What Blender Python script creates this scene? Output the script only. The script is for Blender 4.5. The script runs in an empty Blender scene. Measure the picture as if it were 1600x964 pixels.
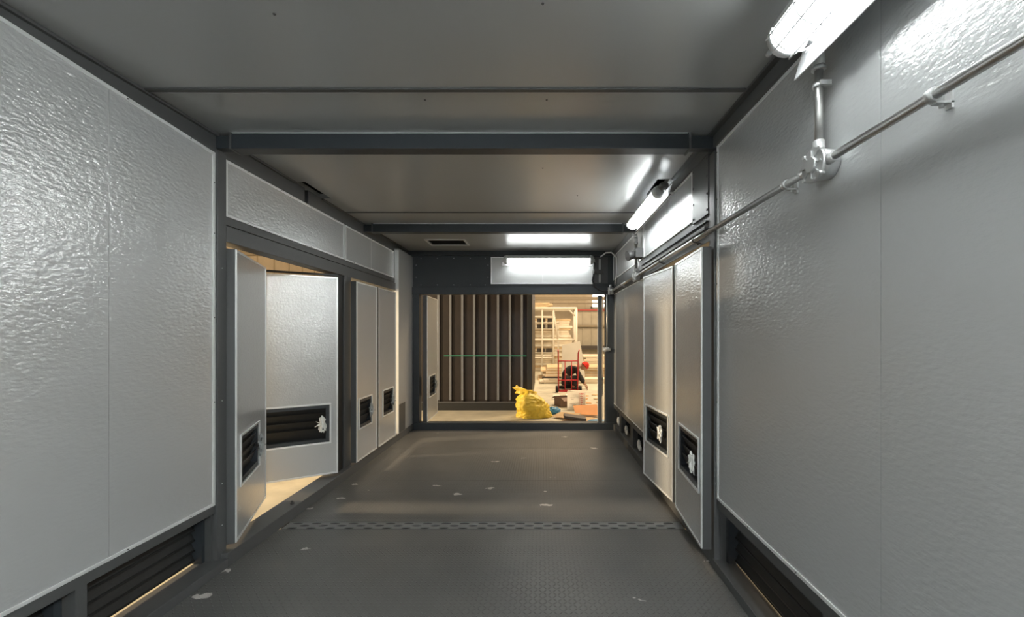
import bpy, bmesh, math, random
from mathutils import Vector, Matrix, noise
random.seed(4)
S = bpy.context.scene
COL = S.collection
R = math.radians

# ------------------------------------------------------------------ camera, world, lights, exposure
cam_d = bpy.data.cameras.new('camera'); cam = bpy.data.objects.new('camera', cam_d); COL.objects.link(cam)
cam.location = (0, 0, 1.41); cam.rotation_euler = (R(90), 0, 0)
cam_d.sensor_width = 36; cam_d.lens = 650 / 1600 * 36
cam_d.shift_x = -48 / 1600; cam_d.shift_y = 38 / 1600
cam_d.clip_start = 0.02; cam_d.clip_end = 200
S.camera = cam

W = bpy.data.worlds.new('world'); S.world = W; W.use_nodes = True
bg = W.node_tree.nodes['Background']
bg.inputs[0].default_value = (1.0, 0.80, 0.56, 1); bg.inputs[1].default_value = 0.40

def area(name, loc, target, sx, sy, power, col):
    d = bpy.data.lights.new(name, 'AREA'); d.shape = 'RECTANGLE'; d.size = sx; d.size_y = sy
    d.energy = power; d.color = col
    o = bpy.data.objects.new(name, d); COL.objects.link(o); o.location = loc
    o.rotation_euler = (Vector(target) - Vector(loc)).to_track_quat('-Z', 'Y').to_euler()
    return o
WARM = (1.0, 0.77, 0.50)
area('warehouse_lamp', (-9.5, 3.50, 2.5), (-1.9, 3.42, .9), .6, .6, 900, WARM)
area('warehouse_lamp', (2.0, 11.0, 7.0), (0.8, 10.5, 0), 3.0, 3.0, 370, WARM)
area('warehouse_lamp', (4.0, 15.5, 7.0), (2.0, 18.0, 1), 3.0, 3.0, 370, WARM)
area('warehouse_lamp', (5.5, 4.0, 5.6), (4.2, 3.5, 0), 2.5, 2.5, 100, WARM)
LAMPS = {'near': 13.5, 'mid': 30.0, 'far': 9.5, 'rear': 175.0, 'rearleft_fill': 45.0}   # strength of the lit frosted covers; both rear ones are added unseen fill lamps
S.view_settings.view_transform = 'Standard'; S.view_settings.look = 'None'
S.view_settings.gamma = 1; S.view_settings.use_curve_mapping = False
S.view_settings.exposure = 0.80

# ------------------------------------------------------------------ materials
def mat(name, col, rough=0.5, metal=0.0, bump=None, emit=None, estr=0, var=0.0, spec=0.5, coat=0, crough=.13):
    m = bpy.data.materials.new(name); m.use_nodes = True
    nt = m.node_tree; b = nt.nodes['Principled BSDF']
    b.inputs['Base Color'].default_value = (*col, 1); b.inputs['Roughness'].default_value = rough
    b.inputs['Metallic'].default_value = metal; b.inputs['Specular IOR Level'].default_value = spec
    b.inputs['Coat Weight'].default_value = coat
    if emit: b.inputs['Emission Color'].default_value = (*emit, 1); b.inputs['Emission Strength'].default_value = estr
    tc = nt.nodes.new('ShaderNodeTexCoord')
    if bump:
        def chain(f):
            prev = None
            for (sc, st, dist, stretch) in bump:
                mp = nt.nodes.new('ShaderNodeMapping'); mp.inputs['Scale'].default_value = stretch
                n = nt.nodes.new('ShaderNodeTexNoise'); n.inputs['Scale'].default_value = sc; n.inputs['Detail'].default_value = 3
                bp = nt.nodes.new('ShaderNodeBump'); bp.inputs['Strength'].default_value = st * f; bp.inputs['Distance'].default_value = dist
                nt.links.new(tc.outputs['Object'], mp.inputs[0]); nt.links.new(mp.outputs[0], n.inputs['Vector'])
                nt.links.new(n.outputs['Fac'], bp.inputs['Height'])
                if prev: nt.links.new(prev.outputs[0], bp.inputs['Normal'])
                prev = bp
            return prev
        nt.links.new(chain(.28 if coat else 1).outputs[0], b.inputs['Normal'])
        if coat: nt.links.new(chain(1.15).outputs[0], b.inputs['Coat Normal']); b.inputs['Coat Roughness'].default_value = crough; b.inputs['Coat IOR'].default_value = 2.4
    if var:
        n = nt.nodes.new('ShaderNodeTexNoise'); n.inputs['Scale'].default_value = 3.5; n.inputs['Detail'].default_value = 5
        r = nt.nodes.new('ShaderNodeValToRGB')
        r.color_ramp.elements[0].position = .3; r.color_ramp.elements[1].position = .7
        r.color_ramp.elements[0].color = (*[c * (1 - var) for c in col], 1)
        r.color_ramp.elements[1].color = (*[min(1, c * (1 + var)) for c in col], 1)
        nt.links.new(tc.outputs['Object'], n.inputs['Vector']); nt.links.new(n.outputs['Fac'], r.inputs[0])
        nt.links.new(r.outputs[0], b.inputs['Base Color'])
    return m

M = {}
M['panel'] = mat('painted_panel', (.46, .475, .48), .38, bump=[(75, 1.0, .0032, (1, .5, 1)), (24, .30, .004, (1, .5, 1)), (3, .2, .01, (1, 1, 1))], coat=1.0)
M['panel_flat'] = mat('door_panel', (.48, .49, .49), .38, bump=[(75, .8, .0028, (1, .6, 1)), (20, .25, .004, (1, .6, 1))], coat=.9)
M['ceil'] = mat('ceiling_panel', (.36, .37, .365), .34, bump=[(34, .25, .003, (.6, 1, 1)), (9, .2, .004, (.4, 1, 1)), (1.4, .3, .02, (1, 1, 1))], coat=.4, crough=.25)
M['silver'] = mat('silver_trim', (.85, .87, .87), .3, .35)
M['frame'] = mat('grey_steel_frame', (.080, .083, .084), .45, bump=[(60, .1, .002, (1, 1, 1))])
M['dark'] = mat('blue_black_steel', (.028, .034, .040), .42, bump=[(40, .1, .002, (1, 1, 1))])
M['louver'] = mat('black_louver', (.012, .013, .013), .5)
M['void'] = mat('unlit_cavity', (.01, .01, .01), .9)
M['pipe'] = mat('galvanised_conduit', (.42, .42, .41), .33, .85, bump=[(80, .1, .001, (1, 1, .2))])
M['cast'] = mat('cast_aluminium', (.55, .56, .56), .42, .5, bump=[(120, .2, .001, (1, 1, 1))])
M['castdark'] = mat('dark_cast_metal', (.09, .09, .09), .5, .4)
M['drainplate'] = mat('drain_steel', (.16, .165, .165), .5)
M['screw'] = mat('screw_metal', (.10, .10, .10), .4, .6)
M['wscrew'] = mat('pale_screw_metal', (.45, .46, .47), .35, .6)
M['white'] = mat('white_enamel', (.82, .83, .85), .35)
M['plastic'] = mat('pale_plastic_wrap', (.80, .81, .78), .3, bump=[(60, .6, .005, (1, 1, 1))])
M['greyplastic'] = mat('grey_plastic_wrap', (.42, .44, .44), .25, bump=[(60, .6, .005, (1, 1, 1))])
M['rubber'] = mat('black_cable_rubber', (.015, .015, .015), .5)
for k_, v_ in LAMPS.items(): M['lamp_' + k_] = mat('lit_frosted_cover', (.9, .9, .9), .3, emit=(.96, 1.0, .985), estr=v_)
M['strip'] = mat('pale_strip', (.50, .50, .49), .5)
M['brown'] = mat('brown_black_steel', (.015, .010, .008), .42, var=.3)
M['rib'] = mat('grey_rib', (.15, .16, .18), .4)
M['green'] = mat('green_laser_light', (.02, .22, .13), .5)  # light of a projected laser level line, put into a plain green colour
M['ground'] = mat('warehouse_concrete', (.50, .46, .36), .75, var=.16, bump=[(14, .2, .01, (1, 1, 1))])
M['tanwall'] = mat('tan_warehouse_wall', (.52, .44, .33), .8, var=.06)
M['greytan'] = mat('grey_tan_cladding', (.40, .36, .29), .7, var=.08)
M['girder'] = mat('tan_steel_girder', (.30, .25, .18), .6)
M['pale'] = mat('pale_steel_rack', (.62, .58, .50), .5)
M['board'] = mat('pale_board', (.66, .58, .46), .7, var=.12)
M['timber'] = mat('timber', (.56, .42, .26), .75, var=.2)
M['darkboard'] = mat('dark_board', (.06, .05, .045), .6)
M['whiteboard'] = mat('white_insulation_board', (.80, .76, .66), .7, var=.05)
M['redpaint'] = mat('red_paint', (.55, .03, .04), .4)
M['redtrim'] = mat('dull_red_paint', (.38, .06, .05), .5)
M['tyre'] = mat('tyre_rubber', (.02, .02, .02), .8)
M['card'] = mat('cardboard', (.52, .36, .20), .8, var=.1)
M['orangecard'] = mat('orange_card', (.62, .26, .08), .7, var=.08)
M['browncard'] = mat('dark_cardboard', (.24, .16, .12), .8)
M['whitecard'] = mat('white_card', (.80, .74, .64), .7)
M['redink'] = mat('red_ink', (.60, .06, .05), .7)
M['bluebag'] = mat('blue_plastic', (.04, .22, .42), .35, bump=[(20, .5, .02, (1, 1, 1))])
M['yellow'] = mat('yellow_woven_plastic', (.72, .52, .06), .45, var=.10, bump=[(9, .7, .03, (1, 1, 1)), (160, .3, .002, (1, 1, 1))])
M['skin'] = mat('skin', (.45, .26, .18), .6)
M['jacket'] = mat('black_jacket', (.018, .018, .02), .8, bump=[(25, .6, .02, (1, 1, 1))])
M['trouser'] = mat('dark_trousers', (.03, .03, .035), .85)
M['beanie'] = mat('red_knit', (.62, .03, .02), .85, bump=[(60, .6, .01, (1, 1, .2))])
M['scarf'] = mat('greyish_collar', (.40, .30, .26), .8)
M['paper'] = mat('crumpled_paper', (.72, .68, .58), .8)
M['daywin'] = mat('daylit_window', (.9, .9, .9), .5, emit=(1, .98, .94), estr=1.3)

def plate_material():
    m = bpy.data.materials.new('chequer_plate_floor'); m.use_nodes = True
    nt = m.node_tree; L = nt.links; b = nt.nodes['Principled BSDF']
    def mth(op, a, c=None, clamp=False):
        n = nt.nodes.new('ShaderNodeMath'); n.operation = op; n.use_clamp = clamp
        for i, v in enumerate((a, c)):
            if v is None: continue
            if isinstance(v, (int, float)): n.inputs[i].default_value = v
            else: L.new(v, n.inputs[i])
        return n.outputs[0]
    tc = nt.nodes.new('ShaderNodeTexCoord'); sp = nt.nodes.new('ShaderNodeSeparateXYZ'); L.new(tc.outputs['Object'], sp.inputs[0])
    sc = 1 / 0.026
    x = mth('MULTIPLY', sp.outputs[0], sc); y = mth('MULTIPLY', sp.outputs[1], sc)
    fx = mth('FLOOR', x); fy = mth('FLOOR', y)
    par = mth('PINGPONG', mth('ADD', fx, fy), 1)
    sgn = mth('SUBTRACT', mth('MULTIPLY', par, 2), 1)
    u = mth('SUBTRACT', mth('FRACT', x), .5); v = mth('SUBTRACT', mth('FRACT', y), .5)
    vs = mth('MULTIPLY', v, sgn)
    lo = mth('MULTIPLY', mth('ADD', u, vs), .75); sh = mth('MULTIPLY', mth('SUBTRACT', u, vs), 2.6)
    d = mth('SQRT', mth('ADD', mth('MULTIPLY', lo, lo), mth('MULTIPLY', sh, sh)))
    h = mth('MULTIPLY', mth('SUBTRACT', .5, d), 3, True)
    bp = nt.nodes.new('ShaderNodeBump'); bp.inputs['Strength'].default_value = .8; bp.inputs['Distance'].default_value = .003
    L.new(h, bp.inputs['Height'])
    n2 = nt.nodes.new('ShaderNodeTexNoise'); n2.inputs['Scale'].default_value = 1.6; n2.inputs['Detail'].default_value = 2
    L.new(tc.outputs['Object'], n2.inputs['Vector'])
    b2 = nt.nodes.new('ShaderNodeBump'); b2.inputs['Strength'].default_value = .2; b2.inputs['Distance'].default_value = .02
    L.new(n2.outputs['Fac'], b2.inputs['Height']); L.new(bp.outputs[0], b2.inputs['Normal']); L.new(b2.outputs[0], b.inputs['Normal'])
    # worn bright chips
    vo = nt.nodes.new('ShaderNodeTexVoronoi'); vo.inputs['Scale'].default_value = 3.2
    mp = nt.nodes.new('ShaderNodeMapping'); mp.inputs['Scale'].default_value = (.75, 1.9, 1); mp.inputs['Rotation'].default_value = (0, 0, .25)
    n3 = nt.nodes.new('ShaderNodeTexNoise'); n3.inputs['Scale'].default_value = 22; n3.inputs['Detail'].default_value = 4
    L.new(tc.outputs['Object'], n3.inputs['Vector'])
    mx = nt.nodes.new('ShaderNodeMixRGB'); mx.inputs[0].default_value = .07
    L.new(tc.outputs['Object'], mx.inputs[1]); L.new(n3.outputs['Color'], mx.inputs[2])
    L.new(mx.outputs[0], mp.inputs[0]); L.new(mp.outputs[0], vo.inputs['Vector'])
    rare = mth('GREATER_THAN', mth('MULTIPLY', vo.outputs['Color'], 1), .36)
    chip = mth('MULTIPLY', mth('LESS_THAN', vo.outputs['Distance'], .11), rare)
    n4 = nt.nodes.new('ShaderNodeTexNoise'); n4.inputs['Scale'].default_value = 1.3; n4.inputs['Detail'].default_value = 6
    L.new(tc.outputs['Object'], n4.inputs['Vector'])
    rp = nt.nodes.new('ShaderNodeValToRGB'); rp.color_ramp.elements[0].color = (.082, .083, .081, 1); rp.color_ramp.elements[1].color = (.132, .130, .123, 1)
    rp.color_ramp.elements[0].position = .3; rp.color_ramp.elements[1].position = .7
    L.new(n4.outputs['Fac'], rp.inputs[0])
    m2 = nt.nodes.new('ShaderNodeMixRGB'); m2.inputs[2].default_value = (.55, .53, .50, 1)
    L.new(chip, m2.inputs[0]); L.new(rp.outputs[0], m2.inputs[1]); L.new(m2.outputs[0], b.inputs['Base Color'])
    b.inputs['Roughness'].default_value = .42
    return m
M['plate'] = plate_material()

# ------------------------------------------------------------------ mesh helpers
class MB:
    def __init__(s): s.bm = bmesh.new()
    def box(s, x0, x1, y0, y1, z0, z1, bev=0, mtx=None):
        b = bmesh.new(); bmesh.ops.create_cube(b, size=1)
        for v in b.verts:
            v.co = Vector(((x0 + x1) / 2 + v.co.x * (x1 - x0), (y0 + y1) / 2 + v.co.y * (y1 - y0), (z0 + z1) / 2 + v.co.z * (z1 - z0)))
        if bev: bmesh.ops.bevel(b, geom=b.edges[:], offset=bev, segments=2, affect='EDGES', profile=.6)
        return s._add(b, mtx)
    def _add(s, b, mtx=None, smooth=False):
        if mtx is not None: bmesh.ops.transform(b, matrix=mtx, verts=b.verts[:])
        if smooth:
            for f in b.faces: f.smooth = True
        me = bpy.data.meshes.new('t'); b.to_mesh(me); b.free(); s.bm.from_mesh(me); bpy.data.meshes.remove(me)
        return s
    def cyl(s, p0, p1, r0, r1=None, n=20, caps=True):
        p0, p1 = Vector(p0), Vector(p1); r1 = r0 if r1 is None else r1
        d = p1 - p0; b = bmesh.new()
        bmesh.ops.create_cone(b, cap_ends=caps, segments=n, radius1=r0, radius2=r1, depth=d.length)
        for f in b.faces: f.smooth = len(f.verts) == 4
        q = d.to_track_quat('Z', 'Y').to_matrix().to_4x4()
        return s._add(b, Matrix.Translation((p0 + p1) / 2) @ q)
    def tube(s, pts, r, n=10):
        pts = [Vector(p) for p in pts]; rings = []
        b = bmesh.new(); up = None
        for i, p in enumerate(pts):
            t = (pts[min(i + 1, len(pts) - 1)] - pts[max(i - 1, 0)]).normalized()
            if up is None:
                up = Vector((0, 0, 1)) if abs(t.z) < .9 else Vector((1, 0, 0))
            a = t.cross(up).normalized(); up = a.cross(t).normalized()
            rings.append([b.verts.new(p + r * (math.cos(2 * math.pi * k / n) * a + math.sin(2 * math.pi * k / n) * up)) for k in range(n)])
        for A, B in zip(rings, rings[1:]):
            for k in range(n): b.faces.new((A[k], A[(k + 1) % n], B[(k + 1) % n], B[k])).smooth = True
        b.faces.new(rings[0]); b.faces.new(rings[-1][::-1])
        bmesh.ops.recalc_face_normals(b, faces=b.faces[:])
        return s._add(b)
    def sphere(s, c, r, sc=(1, 1, 1), n=16):
        b = bmesh.new(); bmesh.ops.create_uvsphere(b, u_segments=n, v_segments=n // 2 + 2, radius=r)
        return s._add(b, Matrix.Translation(c) @ Matrix.Diagonal((*sc, 1)), True)
    def prism(s, pts, axis, a, b_):
        """polygon pts (2D) extruded along axis between a and b_"""
        b = bmesh.new()
        def P(p, t): return {'x': (t, p[0], p[1]), 'y': (p[0], t, p[1]), 'z': (p[0], p[1], t)}[axis]
        A = [b.verts.new(P(p, a)) for p in pts]; B = [b.verts.new(P(p, b_)) for p in pts]
        b.faces.new(A); b.faces.new(B[::-1])
        for i in range(len(pts)): b.faces.new((A[i], B[i], B[(i + 1) % len(pts)], A[(i + 1) % len(pts)]))
        bmesh.ops.recalc_face_normals(b, faces=b.faces[:])
        return s._add(b)
    def build(s, name, m, parent=None, label=None):
        me = bpy.data.meshes.new(name); s.bm.to_mesh(me); s.bm.free()
        me.materials.append(M[m] if isinstance(m, str) else m)
        o = bpy.data.objects.new(name, me); COL.objects.link(o)
        if parent is not None: o.parent = parent
        if label: o['label'] = label
        return o

def box_ob(name, m, parent, *a, bev=0, label=None): return MB().box(*a, bev=bev).build(name, m, parent, label)
def empty(name, loc=(0, 0, 0), rz=0):
    o = bpy.data.objects.new(name, None); COL.objects.link(o); o.location = loc; o.rotation_euler = (0, 0, rz)
    o.empty_display_size = .1; return o
def tag(o, label, cat, group=None, kind=None):
    o['label'] = label; o['category'] = cat
    if group: o['group'] = group
    if kind: o['kind'] = kind
    return o
def struct(o, label, cat): return tag(o, label, cat, kind='structure')
def copy_tree(o, parent=None):
    c = o.copy(); COL.objects.link(c)
    if parent: c.parent = parent
    for ch in [k for k in bpy.data.objects if k.parent == o]: copy_tree(ch, c)
    return c
SCREW = {}
def screws(pts, nrm, parent, r=.0045, m='screw', t=.003):
    key = (r, m, nrm)
    if key not in SCREW:
        me_o = MB().cyl((0, 0, 0), Vector(nrm) * t, r, r * .7, n=8).build('screw', m); SCREW[key] = me_o.data
        bpy.data.objects.remove(me_o)
    for p in pts:
        o = bpy.data.objects.new('screw', SCREW[key]); COL.objects.link(o); o.location = p; o.parent = parent

XL, XR, YB, ZC = -1.95, 1.04, 6.08, 2.60
Y0 = -2.3
GZ = -0.12

# ------------------------------------------------------------------ floor
f = MB()
for a, b in ((Y0, .86), (.863, 2.978), (3.108, 3.968), (3.971, 5.088), (5.091, YB)):
    f.box(XL - .1, XR + .1, a, b, -.05, 0)
fl = f.build('floor', 'plate'); struct(fl, 'dark grey chequer plate steel floor with small bright chips', 'floor')

# drain strip with three rows of oblong holes
dr = empty('floor_drain', (0, 3.043, 0)); tag(dr, 'perforated steel drain strip across the dark plate floor', 'drain')
def drain_plate():
    b = bmesh.new(); rows = 3; ch = .036; cw = .137; N = 24
    x0, x1 = -1.88, 1.02; edge = .011
    for r in range(rows):
        yc = (r - 1) * ch; off = (r % 2) * cw / 2
        x = x0 - cw + off
        while x < x1:
            a, c = max(x, x0), min(x + cw, x1)
            if c - a > .005:
                full = (c - a) > cw * .9
                out = []
                for k in range(N):
                    t = 2 * math.pi * k / N
                    cx, sy = math.cos(t), math.sin(t); mxx = max(abs(cx), abs(sy))
                    out.append((a + (c - a) * (.5 + cx / mxx / 2), yc + ch * sy / mxx / 2))
                vo = [b.verts.new((p[0], p[1], 0)) for p in out]
                if full:
                    inn = [((a + c) / 2 + .036 * math.cos(2 * math.pi * k / N), yc + .0125 * math.sin(2 * math.pi * k / N)) for k in range(N)]
                    vi = [b.verts.new((p[0], p[1], 0)) for p in inn]; vd = [b.verts.new((p[0], p[1], -.006)) for p in inn]
                    for k in range(N):
                        k2 = (k + 1) % N
                        b.faces.new((vo[k], vo[k2], vi[k2], vi[k])); b.faces.new((vi[k], vi[k2], vd[k2], vd[k]))
                else: b.faces.new(vo)
            x += cw
    bmesh.ops.remove_doubles(b, verts=b.verts[:], dist=.0002)
    return b
m_ = MB(); m_._add(drain_plate()); m_.build('perforated_plate', 'drainplate', dr)
m_ = MB()
for s_ in (-1, 1): m_.box(-1.88, 1.02, s_ * .0595 - .006, s_ * .0595 + .006, -.01, .002)
m_.build('edge_strip', 'frame', dr)
box_ob('channel', 'void', dr, -1.9, 1.03, -.064, .064, -.024, -.012)

# ------------------------------------------------------------------ ceiling
def rect_holes(mb, x0, x1, y0, y1, z0, z1, holes):
    xs = sorted({x0, x1, *[h[0] for h in holes], *[h[1] for h in holes]})
    ys = sorted({y0, y1, *[h[2] for h in holes], *[h[3] for h in holes]})
    for a, b in zip(xs, xs[1:]):
        run = None
        for c, d in zip(ys, ys[1:]):
            hole = any(h[0] <= a and b <= h[1] and h[2] <= c and d <= h[3] for h in holes)
            if hole:
                if run: mb.box(a, b, *run, z0, z1)
                run = None
            else: run = (run[0], d) if run else (c, d)
        if run: mb.box(a, b, *run, z0, z1)
holes = [(-1.97, -1.875, 3.28, 3.68), (.89, .985, 3.22, 3.58), (-1.49, -1.01, 5.31, 5.63)]
c_ = MB()
for a, b in ((Y0, 2.03), (2.05, 4.10), (4.12, YB)):
    rect_holes(c_, XL - .15, XR + .15, a, b, ZC, ZC + .04, [h for h in holes if h[2] >= a and h[3] <= b])
ce = c_.build('ceiling', 'ceil'); struct(ce, 'glossy grey panelled steel ceiling', 'ceiling')
v_ = MB(); v_.box(XL - .15, XR + .15, Y0, YB, ZC + .2, ZC + .24); v_.box(XL - .17, XL - .13, Y0, YB, ZC, ZC + .24); v_.box(XR + .13, XR + .17, Y0, YB, ZC, ZC + .24)
v_.box(XL - .15, XR + .15, YB, YB + .04, ZC, ZC + .24); v_.box(XL - .15, XR + .15, Y0 - .04, Y0, ZC, ZC + .24)
struct(v_.build('trim_1', 'void'), 'unlit roof void above the ceiling panels', 'roof void')
for i, y in enumerate((2.04, 4.11)):
    s_ = MB(); s_.box(XL - .02, XR + .0, y - .018, y + .010, ZC - .007, ZC - .001, bev=.001)
    o = s_.build('trim_%d' % (2 + i), 'frame'); struct(o, ('near' if i == 0 else 'far') + ' dark joint strip across the ceiling', 'trim')
    box_ob('lip', 'silver', o, XL, XR, y + .010, y + .015, ZC - .006, ZC - .001)
cs = empty('trim_4'); struct(cs, 'small screws in the ceiling panels', 'trim')
screws([(.0, 1.5, ZC - .003), (.02, 2.12, ZC - .003), (-1.0, 1.55, ZC - .003), (0, 3.0, ZC - .003), (-.6, 2.12, ZC - .003), (.3, 3.6, ZC - .003)], (0, 0, -1), cs, .006)

def crossbeam(y, label):
    e = empty('ceiling_beam', ((XL + XR) / 2, y, 2.505)); tag(e, label, 'beam', None)
    hw = (XR - XL) / 2
    box_ob('web', 'dark', e, -hw + .10, hw - .17, 0, .09, 0, .094, bev=.004)
    box_ob('end_cap', 'frame', e, -hw + .088, -hw + .10, -.004, .094, -.004, .097, bev=.001)
    box_ob('end_cap', 'frame', e, hw - .17, hw - .158, -.004, .094, -.004, .097, bev=.001)
    box_ob('bracket', 'dark', e, -hw - .03, -hw + .088, .02, .075, .01, .085, bev=.002)
    box_ob('bracket', 'dark', e, hw - .158, hw + .01, .02, .075, .01, .085, bev=.002)
    box_ob('flange', 'silver', e, -hw + .11, hw - .18, -.006, -.001, .088, .093)
crossbeam(2.47, 'nearer dark steel beam spanning the ceiling, above the first door post')
crossbeam(4.52, 'farther dark steel beam spanning the ceiling, before the far doorway')

gr = empty('ceiling_grille', (-1.25, 5.47, ZC)); tag(gr, 'small rectangular vent grille in ceiling near the far doorway', 'grille')
g = MB()
for a in ((-.26, .26, -.18, -.155), (-.26, .26, .155, .18), (-.26, -.235, -.155, .155), (.235, .26, -.155, .155)): g.box(*a, -.010, .004, bev=.002)
g.build('frame', 'silver', gr)
g = MB()
for k in range(9):
    y = -.14 + k * .035
    g.box(-.235, .235, -.017, .017, -.001, .001, mtx=Matrix.Translation((0, y, .015)) @ Matrix.Rotation(R(35), 4, 'X'))
g.build('slats', 'louver', gr)

# ------------------------------------------------------------------ steel frame (posts, rails, sills)
n_trim = [5]
def trim(mb, label, m='frame', cat='trim'):
    o = mb.build('trim_%d' % n_trim[0], m); n_trim[0] += 1; return struct(o, label, cat)
B = .004
# top rails
t = MB()
t.prism([(Y0, 2.545), (1.45, 2.545), (2.47, 2.476), (3.42, 2.475), (3.42, ZC), (Y0, ZC)], 'x', XL - .10, XL - .006); t.box(XL - .10, XL - .006, 3.47, YB, 2.475, ZC, bev=B)
t.box(XL - .02, XL + .012, Y0, 3.28, 2.585, ZC - .001, bev=.002); t.box(XL - .02, XL + .012, 3.68, YB, 2.585, ZC - .001, bev=.002)
trim(t, 'left top rail along the ceiling edge, with a gap', 'frame', 'rail')
t = MB()
t.box(XR - .02, XR + .10, Y0, YB, 2.52, ZC, bev=B); t.box(XR - .05, XR, Y0, 3.2, 2.585, ZC - .001, bev=.002)
trim(t, 'right top rail along the ceiling edge', 'frame', 'rail')
# posts
def post(x0, x1, y0, y1, label, side, top=2.50):
    t = MB(); t.box(x0, x1, y0, y1, 0.0, top, bev=B)
    if side > 0: t.box(x0 + .03, x1, y0 - .014, y0, 0, top - .02); t.box(x0 + .01, x1, y1, y1 + .012, .1, 1.96)
    else: t.box(x0, x1 - .03, y0 - .014, y0, 0, top - .02); t.box(x0, x1 - .01, y1, y1 + .012, .1, 1.96)
    return trim(t, label, 'frame', 'post')
p1 = post(XL - .10, XL + .015, 2.475, 2.545, 'left steel post before the open double doors', -1)
p2 = post(XL - .10, XL + .015, 4.06, 4.20, 'left steel post between the open and the closed doors', -1, 1.97)
p3 = post(XR - .015, XR + .10, 2.485, 2.56, 'right steel post between big panel and the doors', 1)
p4 = post(XR - .0, XR + .10, 3.90, 3.99, 'right steel post beyond the pair of doors', 1, 1.97)
screws([(XL + .015, 2.51, z) for z in (.25, .5, 1.0, 1.8)], (1, 0, 0), p1, .004, 'wscrew')
# sills
t = MB(); t.box(XL - .10, XL + .06, 2.50, YB, 0, .085, bev=B); trim(t, 'left door sill beam along the floor', 'frame', 'sill')
t = MB(); t.box(XR - .012, XR + .10, 2.52, YB, 0, .085, bev=B); trim(t, 'right door sill beam along the floor', 'frame', 'sill')
t = MB(); t.box(XL - .10, XL + .06, Y0, 2.50, 0, .055, bev=B); trim(t, 'low sill beam under the large left panel', 'frame', 'sill')
t = MB(); t.box(XR - .02, XR + .10, Y0, 2.50, 0, .055, bev=B); trim(t, 'low sill beam under the large right panel', 'frame', 'sill')
# rails below big panels with mullions
t = MB(); t.box(XL - .06, XL, Y0, 2.475, .335, .39, bev=B)
for y in (1.735, .62, -.6): t.box(XL - .06, XL, y, y + .045, .055, .34)
trim(t, 'rail under the large left wall panel', 'frame', 'rail')
t = MB(); t.box(XR, XR + .06, Y0, 2.485, .365, .425, bev=B)
for y in (1.50, .45, -.6): t.box(XR, XR + .06, y, y + .045, .055, .37)
trim(t, 'rail under the large right wall panel', 'frame', 'rail')
# header rails above doors
t = MB(); t.box(XL - .10, XL + .012, 2.55, 5.50, 1.968, 2.068, bev=B); t.box(XL - .10, XL + .004, 2.55, 5.50, 2.074, 2.125, bev=.002)
trim(t, 'left double rail over the doors, below the upper panels', 'frame', 'rail')
t = MB(); t.box(XR - .012, XR + .10, 2.56, YB, 1.975, 2.065, bev=B); t.box(XR - .004, XR + .10, 2.56, YB, 2.07, 2.17, bev=.002)
t.box(XR - .03, XR, 2.6, 4.3, 2.055, 2.075, bev=.002); t.box(XR - .022, XR, 2.6, 4.3, 2.105, 2.115)
trim(t, 'right rail over the doors, below the upper panels', 'frame', 'rail')
t = MB(); t.box(XR - .0, XR + .06, 3.99, YB, .315, .375, bev=B)
for y in (4.80, 5.52): t.box(XR, XR + .06, y, y + .13, .085, .32)
t.box(XR, XR + .06, 3.99, 4.20, .085, .32)
trim(t, 'right rail under the far wall panels', 'frame', 'rail')

# ------------------------------------------------------------------ wall panels
def border(mb, axis_x, y0, y1, z0, z1, w, t, sgn):
    xa, xb = (axis_x, axis_x + t) if sgn > 0 else (axis_x - t, axis_x)
    mb.box(xa, xb, y0, y1, z0, z0 + w, bev=.0012); mb.box(xa, xb, y0, y1, z1 - w, z1, bev=.0012)
    mb.box(xa, xb, y0, y0 + w, z0 + w, z1 - w); mb.box(xa, xb, y1 - w, y1, z0 + w, z1 - w)

wl = empty('wall_left', (0, 0, 0)); struct(wl, 'left wall of glossy pale grey steel panels', 'wall')
def ztop(y): return 2.548 if y < 1.45 else 2.548 - (y - 1.45) * .0686
p = MB(); p.prism([(Y0, .388), (1.8685, .388), (1.8685, ztop(1.8685)), (1.45, 2.548), (Y0, 2.548)], 'x', XL - .05, XL); p.prism([(1.8705, .388), (2.465, .388), (2.465, ztop(2.465)), (1.8705, ztop(1.8705))], 'x', XL - .05, XL)
p.build('panel', 'panel', wl)
b_ = MB(); b_.box(XL, XL + .005, Y0, 2.472, .386, .402, bev=.0012); b_.box(XL, XL + .005, 2.456, 2.472, .402, 2.466)
b_.prism([(Y0, 2.534), (1.45, 2.534), (2.472, 2.464), (2.472, 2.480), (1.45, 2.550), (Y0, 2.550)], 'x', XL, XL + .005); b_.build('edge_trim', 'silver', wl)
screws([(XL + .005, y, z) for y in (.65, 1.05, 1.45, 1.95, 2.3) for z in (.394, ztop(y) - .006)] + [(XL + .005, 2.464, z) for z in (1.0, 1.5, 2.0, 2.3)], (1, 0, 0), wl, .0035)
for (a, b) in ((2.56, 4.095), (4.115, 5.455)):
    box_ob('upper_panel', 'panel', wl, XL - .05, XL - .006, a, b, 2.128, 2.478)
    b_ = MB(); border(b_, XL - .006, a, b, 2.128, 2.478, .015, .007, 1); b_.build('edge_trim', 'silver', wl)
screws([(XL + .001, y, z) for y in (2.75, 3.1, 3.5, 3.9, 4.3, 4.7) for z in (2.135, 2.471)], (1, 0, 0), wl, .0035)
box_ob('upper_seam', 'silver', wl, XL - .006, XL - .004, 4.74, 4.744, 2.14, 2.46)
box_ob('end_panel', 'panel_flat', wl, XL - .05, XL + .05, 5.49, YB, .085, 2.52, label='plain full height panel at the far end')
box_ob('edge_trim', 'silver', wl, XL + .0, XL + .052, 5.475, 5.488, .085, 2.5)
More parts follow.
